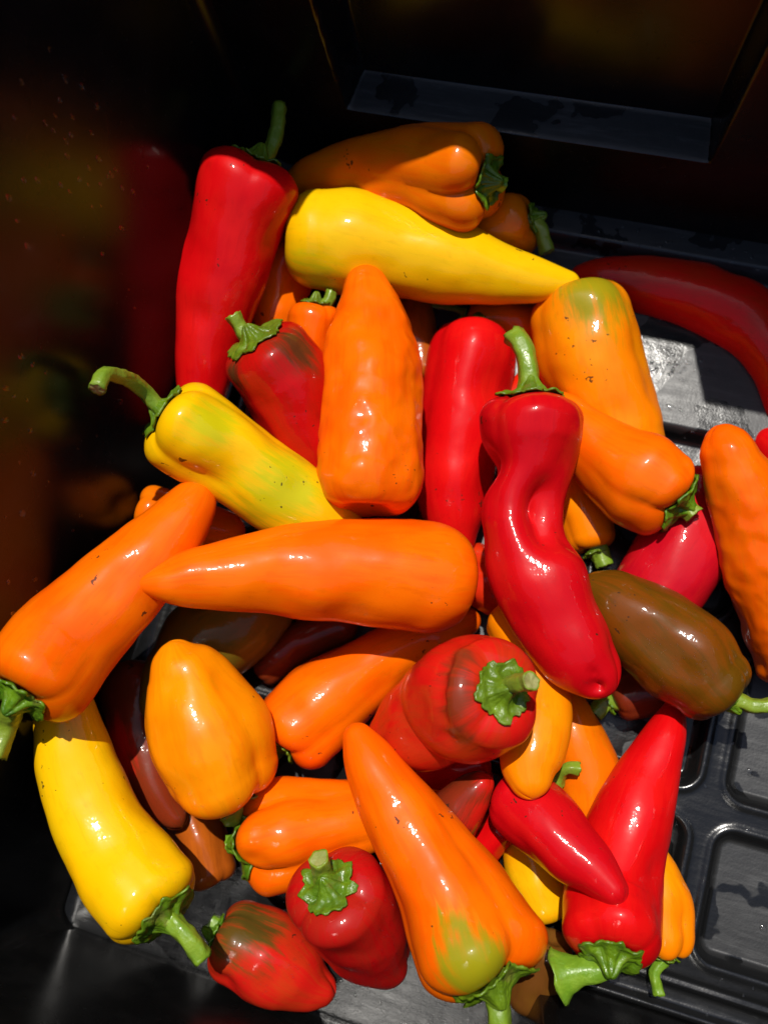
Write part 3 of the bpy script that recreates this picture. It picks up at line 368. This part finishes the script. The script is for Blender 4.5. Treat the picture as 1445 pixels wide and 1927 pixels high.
{'n': 'orange_pepper', 'label': 'long orange pepper at the left edge with its stem toward lower left', 'col': 'orange', 'sp': [[-0.1807, -0.0372, 0.1045, 0.023], [-0.1788, -0.0242, 0.097, 0.0227], [-0.1718, -0.0072, 0.0914, 0.0207], [-0.1633, 0.0118, 0.0864, 0.0181], [-0.1562, 0.0298, 0.082, 0.0157], [-0.1519, 0.0437, 0.0788, 0.0126], [-0.1495, 0.0534, 0.0767, 0.0089], [-0.1488, 0.0568, 0.0759, 0.0066]], 'seed': 11, 'capf': 0.45, 'kc': 0.55, 'stem': [[-0.1874, -0.0498, 0.0995, 0.0039], [-0.1887, -0.0592, 0.0995, 0.0039], [-0.1891, -0.0729, 0.0995, 0.0038]]},
{'n': 'orange_pepper', 'label': 'horizontal orange pepper in the middle with its pointed tip to the left', 'col': 'orange', 'sp': [[-0.0476, 0.0453, 0.0484, 0.0259], [-0.0645, 0.0418, 0.0552, 0.0247], [-0.082, 0.0378, 0.0625, 0.0227], [-0.1066, 0.0292, 0.0733, 0.0191], [-0.1296, 0.0195, 0.0842, 0.0139], [-0.1455, 0.0118, 0.0923, 0.0088], [-0.1541, 0.0081, 0.0966, 0.0035]], 'seed': 12, 'capf': 0.8, 'lobeA': 0.02},
]
LOOSE_STEM = [[0.031, -0.0269, 0.02, 0.0027333333333333333], [0.0323, -0.0221, 0.024, 0.0027333333333333333], [0.0348, -0.0193, 0.027, 0.0024848484848484847], [0.039, -0.0187, 0.026, 0.002981818181818182]]
WALL_DROPS = [[0.1628, 0.1847, 0.00107, 1.22], [0.1569, 0.1842, 0.00073, 1.79], [0.1627, 0.1759, 0.00089, 1.87], [0.175, 0.1654, 0.00124, 1.4], [0.165, 0.1636, 0.00098, 1.52], [0.1495, 0.1716, 0.00109, 1.58], [0.1536, 0.158, 0.00104, 1.6], [0.1599, 0.1445, 0.00126, 1.51], [0.1631, 0.1428, 0.00096, 1.68], [0.158, 0.146, 0.00084, 1.34], [0.1598, 0.1549, 0.00129, 1.52], [0.1389, 0.1696, 0.00103, 1.11], [0.1397, 0.1636, 0.00095, 1.56], [0.1482, 0.1553, 0.00071, 1.59], [0.129, 0.1874, 0.00108, 1.15], [0.133, 0.1813, 0.00108, 1.47], [0.16, 0.1352, 0.00111, 1.38], [0.1632, 0.1273, 0.00112, 1.69], [0.1427, 0.149, 0.00071, 1.15], [0.1466, 0.127, 0.00111, 1.87], [0.1156, 0.1836, 0.00085, 1.47], [0.1108, 0.1752, 0.00106, 1.36], [0.1311, 0.1334, 0.00092, 1.35], [0.1514, 0.1875, 0.00092, 1.58], [0.1522, 0.1824, 0.00088, 1.4], [0.1568, 0.1735, 0.00116, 1.12], [0.1533, 0.1748, 0.00104, 1.69], [0.1434, 0.2011, 0.00089, 1.28], [0.1198, 0.1911, 0.00118, 1.29], [0.1779, 0.1236, 0.00081, 1.45], [0.1467, 0.1613, 0.00112, 1.18], [0.1527, 0.1488, 0.00089, 1.37], [0.1706, 0.1858, 0.0012, 1.45], [0.1747, 0.1768, 0.00121, 1.24], [0.1552, 0.2036, 0.0009, 1.62], [0.0752, 0.1587, 0.00123, 1.46], [0.0752, 0.1511, 0.001, 1.2], [0.0756, 0.1423, 0.00081, 1.25], [0.062, 0.1604, 0.00118, 1.77], [0.0609, 0.1549, 0.00073, 1.32], [0.0514, 0.1551, 0.00118, 1.61], [0.0525, 0.1396, 0.00118, 1.38], [0.0396, 0.1393, 0.0007, 1.33], [0.0381, 0.1294, 0.00141, 1.32], [0.0379, 0.1179, 0.00064, 1.43], [0.0841, 0.0869, 0.00114, 1.43], [0.0222, 0.1275, 0.0015, 1.22], [0.023, 0.0902, 0.00063, 1.85], [0.0302, 0.088, 0.00086, 1.89], [-0.0011, 0.1046, 0.00096, 1.86], [-0.0048, 0.121, 0.00101, 1.28], [-0.0165, 0.1108, 0.00103, 1.77], [0.0537, 0.0743, 0.00077, 1.52], [0.0646, 0.096, 0.00052, 1.37], [0.0826, 0.15, 0.00034, 1.15], [0.0806, 0.1048, 0.00034, 1.33], [0.0184, 0.1363, 0.00045, 1.14], [-0.0123, 0.0944, 0.00055, 1.65], [0.1236, 0.0998, 0.00062, 1.82], [0.0623, 0.1473, 0.00069, 1.56], [0.0524, 0.0977, 0.00035, 1.7], [0.0356, 0.1409, 0.00038, 1.34], [0.173, 0.1973, 0.00061, 1.52], [0.0556, 0.1063, 0.00053, 1.85], [0.0149, 0.0458, 0.00045, 1.37], [0.1281, 0.1083, 0.00049, 1.79], [0.1989, 0.1454, 0.00034, 1.73], [-0.0056, 0.1004, 0.00039, 1.26], [0.1461, 0.144, 0.00046, 1.75], [0.1244, 0.1591, 0.00038, 1.73], [-0.0992, 0.0455, 0.00093, 1.74], [-0.1044, 0.0407, 0.00087, 1.11], [-0.1115, 0.0423, 0.00046, 1.79], [-0.1266, 0.0239, 0.00034, 1.32], [-0.1428, 0.0452, 0.00036, 1.52], [-0.1173, 0.0329, 0.00072, 1.48], [-0.0891, 0.0657, 0.00075, 1.1], [-0.1, 0.0698, 0.00041, 1.2]]

def noise_arr(P, f, seed):
    return np.array([noise.noise(Vector((p[0]*f+seed*3.1, p[1]*f+seed*1.7, p[2]*f))) for p in P])

def tube(K, n, m, ribs, seed, flare=1., base=1.7):
    Q, s = spline(K, n); T, N, B = frames(Q[:, :3])
    th = np.linspace(0, 2*math.pi, m, endpoint=False); L = s[-1]
    r = Q[:, 3]*(1+(base-1)*np.exp(-s/(Q[0, 3]*1.1)))*(1+(flare*1.12-1)*np.exp(-(L-s)/(Q[-1, 3]*(1.2 if flare < 1.5 else 1.5))))
    V = []
    for i in range(n):
        rr = r[i]*(1+ribs*np.cos(5*th+seed+s[i]*30)+.05*np.cos(2*th+seed*2+s[i]*90))
        V.append(Q[i, :3]+rr[:, None]*(np.cos(th)[:, None]*N[i]+np.sin(th)[:, None]*B[i]))
    V = np.array(V)
    V += (noise_arr(V.reshape(-1, 3), 260, seed)*.0006).reshape(n, m, 1)*(V-Q[:, None, :3])/np.maximum(r, 1e-4)[:, None, None]
    return V, Q, T

def build_stem(K, seed, parent, base_loc, flare=1., base=1.7, thing=False):
    n, m = 22, 20
    V, Q, T = tube(K, n, m, .07, seed, flare, base)
    rag = np.random.RandomState(seed).uniform(-.25, .25, m)*Q[-1, 3]*flare*.6
    V[-1] += rag[:, None]*T[-1]
    last = V[-1]; cen = last.mean(0)
    lip = cen+(last-cen)*.80-T[-1]*Q[-1, 3]*.10
    VV = np.vstack([V.reshape(-1, 3), lip])-base_loc
    o = link('pepper_stem' if thing else 'stem', mesh('stem', VV, grid_faces(n+1, m, True)), M_STEM, parent)
    c1 = cen+(last-cen)*.82-T[-1]*Q[-1, 3]*.06; c2 = cen+(last-cen)*.4-T[-1]*Q[-1, 3]*.04; c3 = cen[None]-T[-1]*Q[-1, 3]*.16
    if flare > 1.5: c3 = c3-T[-1]*Q[-1, 3]*.6; c2 = c2-T[-1]*Q[-1, 3]*.3
    W_ = np.vstack([c1, c2, c3])-base_loc
    F = grid_faces(2, m, True)+[(m+j, m+(j+1) % m, 2*m) for j in range(m)]
    link('cut_end', mesh('cut_end', W_, F), M_CUT, o)
    return o

def build_pepper(e):
    sd = e['seed']; rs = np.random.RandomState(sd*7+1)
    Q, s = spline(e['sp'], 64)
    P, r = Q[:, :3], np.maximum(Q[:, 3], .001)
    L = s[-1]; r0, r1 = r[0], r[-1]
    capf = e.get('capf', .5); slope = max(0., (r[-4]-r[-1])/(s[-1]-s[-4])); f0 = min(math.atan(slope), 1.1)
    rho = r1/math.cos(f0); at = rho*(1-math.sin(f0)); a = capf*r0; d = .20*r0
    T0, T1 = P[0]-P[1], P[-1]-P[-2]; T0 /= np.linalg.norm(T0); T1 /= np.linalg.norm(T1)
    rings = [(-a+d*u, f) for u, f in ((1, 0.001), (.95, .07), (.8, .16), (.55, .26), (.28, .36), (.08, .45))]
    for ph in np.linspace(0, math.pi/2, 14)[:-1]: rings.append((-a*math.cos(ph), .52+.48*math.sin(ph)))
    for x in s: rings.append((x, 1.))
    for ph in np.linspace(f0, math.pi/2, 13)[1:]: rings.append((L+rho*(math.sin(ph)-math.sin(f0)), max(math.cos(ph), .004)/math.cos(f0)))
    S_ = np.array([q[0] for q in rings]); Fc = np.array([q[1] for q in rings])
    Cn = np.stack([np.interp(S_, s, P[:, k]) for k in range(3)], 1)
    lo, hi = S_ < 0, S_ > L
    Cn[lo] = P[0]-S_[lo][:, None]*T0; Cn[hi] = P[-1]+(S_[hi]-L)[:, None]*T1
    Rr = np.interp(S_, s, r)*Fc
    Tt, Nn, Bb = frames(P)
    Ni = np.stack([np.interp(np.clip(S_, 0, L), s, Nn[:, k]) for k in range(3)], 1)
    Bi = np.stack([np.interp(np.clip(S_, 0, L), s, Bb[:, k]) for k in range(3)], 1)
    m = 76; th = np.linspace(0, 2*math.pi, m, endpoint=False)
    nl = 3 if rs.rand() < .8 else 4; ph0 = (rs.rand()-.5)*.7; A0 = e.get('lobeA', .05)
    Ltot = L+at
    sp_ = np.maximum(S_, 0)
    A = A0*(np.exp(-sp_/(1.3*r0))*.8+.2*(1-sp_/Ltot))
    TH = th[None]+(rs.rand()-.5)*1.2*(sp_/Ltot)[:, None]
    lobe = np.abs(np.cos(nl*(TH-ph0)/2))**.8
    rad = Rr[:, None]*(1+A[:, None]*(lobe-.62)*1.5)
    tl = e.get('tiplobe', .05); near = np.exp(-np.maximum(Ltot-S_, 0)/(.9*max(r1, .006)))
    cleft = (1-np.abs(np.cos(TH*1.0+ph0)))**2.5
    rad *= 1-tl*1.5*near[:, None]*cleft
    # cross-section slightly oval and wavering along the length
    ridge = np.array([[noise.noise(Vector((1.6*math.cos(t_)+sd, 1.6*math.sin(t_), x_*28+sd))) for t_ in TH[0]] for x_ in sp_])
    rad *= 1+.030*ridge*np.clip(Fc, 0, 1)[:, None]
    rad *= 1+.018*np.cos(2*TH+ph0*3+sp_[:, None]*40)+.010*np.sin(sp_[:, None]*130+ph0)
    V = Cn[:, None]+rad[..., None]*(np.cos(th)[None, :, None]*Ni[:, None]+np.sin(th)[None, :, None]*Bi[:, None])
    edge = np.clip((Fc-.2)/.4, 0, 1)*np.exp(-sp_/(.5*r0))
    V += (edge[:, None]*A0*1.5*r0*(lobe-.62))[..., None]*T0      # lobes bulge past the calyx
    V -= (near**1.5)[:, None, None]*((cleft*tl*1.6*r1)[..., None]*T1)
    flat = V.reshape(-1, 3)
    dirv = (V-Cn[:, None]).reshape(-1, 3); dirv /= np.maximum(np.linalg.norm(dirv, axis=1), 1e-6)[:, None]
    w = np.repeat(np.clip(Fc, 0, 1), m)*np.repeat(np.minimum(Rr, .02)/.02, m)
    amp = .0017 if e.get('crinkle') else .0010
    nz = noise_arr(flat, 55, sd)*amp+noise_arr(flat, 130, sd+9)*amp*(.55 if e.get('crinkle') else .25)
    flat += (nz*w)[:, None]*dirv
    for x, y, z, R_, h in e.get('dent', []):
        dd = np.linalg.norm(flat-np.array([x, y, z]), axis=1)
        flat -= (h*np.exp(-(dd/R_)**2))[:, None]*dirv
    for q in range(0 if sd in (16, 4) else 5):           # shallow random dents and flats
        i = rs.randint(24, len(S_)-18); j = int(rs.uniform(-1.5, 1.5)/(2*math.pi)*m) % m; c_ = flat.reshape(-1, m, 3)[i, j]
        R_ = Rr[i]*rs.uniform(.35, .65); dd = ((flat-c_)**2).sum(1)
        flat -= (Rr[i]*rs.uniform(.04, .10)*np.exp(-dd/(R_*R_)))[:, None]*dirv
    V = flat.reshape(len(S_), m, 3)
    base = np.array([*P.mean(0)[:2], flat[:, 2].min()]); e['base'] = base.tolist()
    mat = pepper_material(e)
    nr = len(S_)
    bodyF = grid_faces(nr, m, True)
    sk = np.stack([np.cos(TH+sd), np.sin(TH+sd), np.repeat((S_/r0*.16)[:, None], m, 1)+sd*1.3], -1).astype(np.float32).ravel()
    def body_mesh():
        me = mesh('pepper_body', flat-base, bodyF)
        at_ = me.attributes.new('skin', 'FLOAT_VECTOR', 'POINT'); at_.data.foreach_set('vector', sk)
        return me
    label = e['label']; cat = 'pepper'; grp = 'peppers piled in the crate'
    wd = None
    if e.get('wetn'):
        v0 = flat.reshape(nr, m, 3); WV = []; WF = []
        ctr = np.array([rs.uniform(.1, .95, 7), rs.uniform(-1.3, 1.3, 7)])
        for _ in range(e['wetn']):
            q = rs.randint(7); i = int(np.clip(18+(ctr[0, q]+rs.randn()*.09)*(nr-32), 14, nr-16)); j = int(round((ctr[1, q]+rs.randn()*.35)/(2*math.pi)*m)) % m
            p = v0[i, j]+(v0[i+1, (j+1) % m]-v0[i, j])*rs.rand(); du = v0[i+1, j]-v0[i-1, j]; dv = v0[i, (j+1) % m]-v0[i, j-1]
            nn = np.cross(du, dv); nn /= np.linalg.norm(nn)+1e-9
            if nn@(p-Cn[i]) < 0: nn = -nn
            du /= np.linalg.norm(du)+1e-9; dv = np.cross(nn, du); rr = rs.uniform(.00018, .00048); k = len(WV)
            for x_, y_, z_ in DV: WV.append(p+rr*(x_*du+y_*dv+z_*nn*1.3)-base)
            WF.extend([tuple(x_+k for x_ in f_) for f_ in DF])
        wd = mesh('skin_droplets', WV, WF)
    if 'stem' not in e:
        o = link(e['n'], body_mesh(), mat); o.location = base
        tag(o, label, cat, grp); return
    root = empty(e['n'], base); tag(root, label, cat, grp)
    link('body', body_mesh(), mat, root)
    if wd: tag(link('skin_droplets', wd, M_WATER, root), kind='stuff')
    # calyx: follows the shoulder, ragged rim
    nc = 26; prof = V[:nc+22]
    al = np.r_[0, np.cumsum(np.linalg.norm(np.diff(prof, axis=0), axis=2).mean(1))]/r0
    kc = e.get('kc', .5)*1.05
    nb = rs.randint(5, 8); pb = rs.rand()*6.28
    star = np.abs(np.cos(nb*(th-pb)/2))**1.6
    ext = kc*(.94+.13*star+.05*np.sin(9*th+pb)+.03*np.sin(17*th+2*pb)+.02*rs.randn(m))
    nq = 18; qs = np.linspace(0, 1, nq)
    CV = np.zeros((nq, m, 3)); ax = T0
    sr = e['stem'][0][3]
    nrm = np.zeros_like(prof)
    dr = np.gradient(prof, axis=0); dt = np.roll(prof, -1, 1)-np.roll(prof, 1, 1)
    nrm = np.cross(dt, dr); ln = np.linalg.norm(nrm, axis=2, keepdims=True); nrm = nrm/np.maximum(ln, 1e-12)
    cen = prof.mean((0, 1))
    for j in range(m):
        x = qs*ext[j]; x[0] = .0
        for k in range(3): CV[:, j, k] = np.interp(x, al, prof[:, j, k])
        nj = np.stack([np.interp(x, al, nrm[:, j, k]) for k in range(3)], 1)
        sgn = 1 if (nj[-1]@(ax*.7+(CV[-1, j]-Cn[20]))) > 0 else -1
        nj *= sgn; bl = np.clip((qs-.15)/.35, 0, 1)[:, None]
        nj = nj*bl+ax*(1-bl)
        fillin = sr*1.6*np.exp(-(qs*ext[j]*r0/(sr*1.25))**1.3)+d*.75*(1-np.clip(qs*1.6, 0, 1))
        fillin = fillin+.42*kc*r0*(1-qs)**1.7*np.clip(qs*3+.55, 0, 1)
        vein = .0007*np.cos(nb*(th[j]-pb))*np.sin(qs*math.pi)
        CV[:, j] += nj*(.0007+vein+.0007*(qs**6))[:, None]+ax*fillin[:, None]
    cf = CV.reshape(-1, 3); cf += (noise_arr(cf, 330, sd)*.0009*np.repeat(.35+qs, m))[:, None]*ax
    o = link('calyx', mesh('calyx', cf-base, grid_faces(nq, m, True)), M_CALYX, root)
    so = o.modifiers.new('thick', 'SOLIDIFY'); so.thickness = .0009; so.offset = 0
    # stem
    st = [list(x) for x in e['stem']]
    c0 = Cn[0]+ax*(d*.2+.12*kc*r0)
    p1 = np.array(st[0][:3])
    if (p1-c0)@ax < sr*.6: st[0][:3] = (p1*.35+(c0+ax*sr*1.6)*.65).tolist()
    K = [[*c0, sr]]+st
    build_stem(K, sd, root, base, e.get('flare', 1.))
for e in PEPPERS: build_pepper(e)

b = np.array(LOOSE_STEM[0][:3])
o = build_stem(LOOSE_STEM, 91, None, b, thing=True); o.location = b
tag(o, 'short curled green pepper stem lying on the half hidden orange pepper', 'stem')

# ------------------------------------------------------------ water
dm = mesh('drop', DV, DF); dm.materials.append(M_WATER); dm.polygons.foreach_set('use_smooth', [True]*len(dm.polygons))
random.seed(5)
for y, z, rr, el in WALL_DROPS:
    o = bpy.data.objects.new('water_drop', dm); C.objects.link(o)
    x = XL-DR*z+.0007*math.sin(y*16+.5)*math.sin(z*11+.8)
    nrm = Vector((1, 0, DR)).normalized(); upv = Vector((-DR, 0, 1)).normalized(); sd = nrm.cross(upv)
    w1 = random.uniform(-.3, .3); u2 = (upv*math.cos(w1)+sd*math.sin(w1))
    m3 = Matrix((u2*rr*el, nrm.cross(u2)*rr, nrm*rr)).transposed()
    o.matrix_world = Matrix.Translation((x+.0001, y, z)) @ m3.to_4x4()
    tag(o, 'small water drop clinging to the glossy black left wall', 'water drop', 'water drops on the left wall')
V = []; F = []
def add_drop(x, y, rr):
    z = float(floor_z(np.array([x]), np.array([y]))[0]); k = len(V); a_ = random.uniform(.75, 1.3); w_ = random.uniform(0, 3.1)
    for p in DV:
        px, py = p[0]*a_, p[1]/a_
        V.append((x+rr*(px*math.cos(w_)-py*math.sin(w_)), y+rr*(px*math.sin(w_)+py*math.cos(w_)), z+rr*p[2]*.8))
    F.extend([tuple(q+k for q in f_) for f_ in DF])
for _ in range(90): add_drop(random.gauss(.040, .008), random.gauss(.1835, .0035), random.uniform(.0006, .0015))
for _ in range(200):
    x, y = random.uniform(.02, .16), random.uniform(-.11, .165)
    pad = floor_z(np.array([x]), np.array([y]))[0] < -.004
    if pad and random.random() < .72: continue
    add_drop(x, y, random.uniform(.0004, .0013)*(1 if random.random() < .9 else 1.7))
for _ in range(60): add_drop(random.uniform(-.16, 0), random.uniform(-.155, -.10), random.uniform(.0004, .001))
add_drop(.046, .1625, .0021); add_drop(.1365, -.066, .0018); add_drop(-.0295, -.139, .0026)
for _ in range(50): add_drop(random.uniform(-.02, .14), random.uniform(.237, .249), random.uniform(.0005, .0014))
w_ = link('floor_droplets', mesh('floor_droplets', V, F), M_WATER)
tag(w_, 'scattered beads of water on the black crate floor', 'water', kind='stuff')
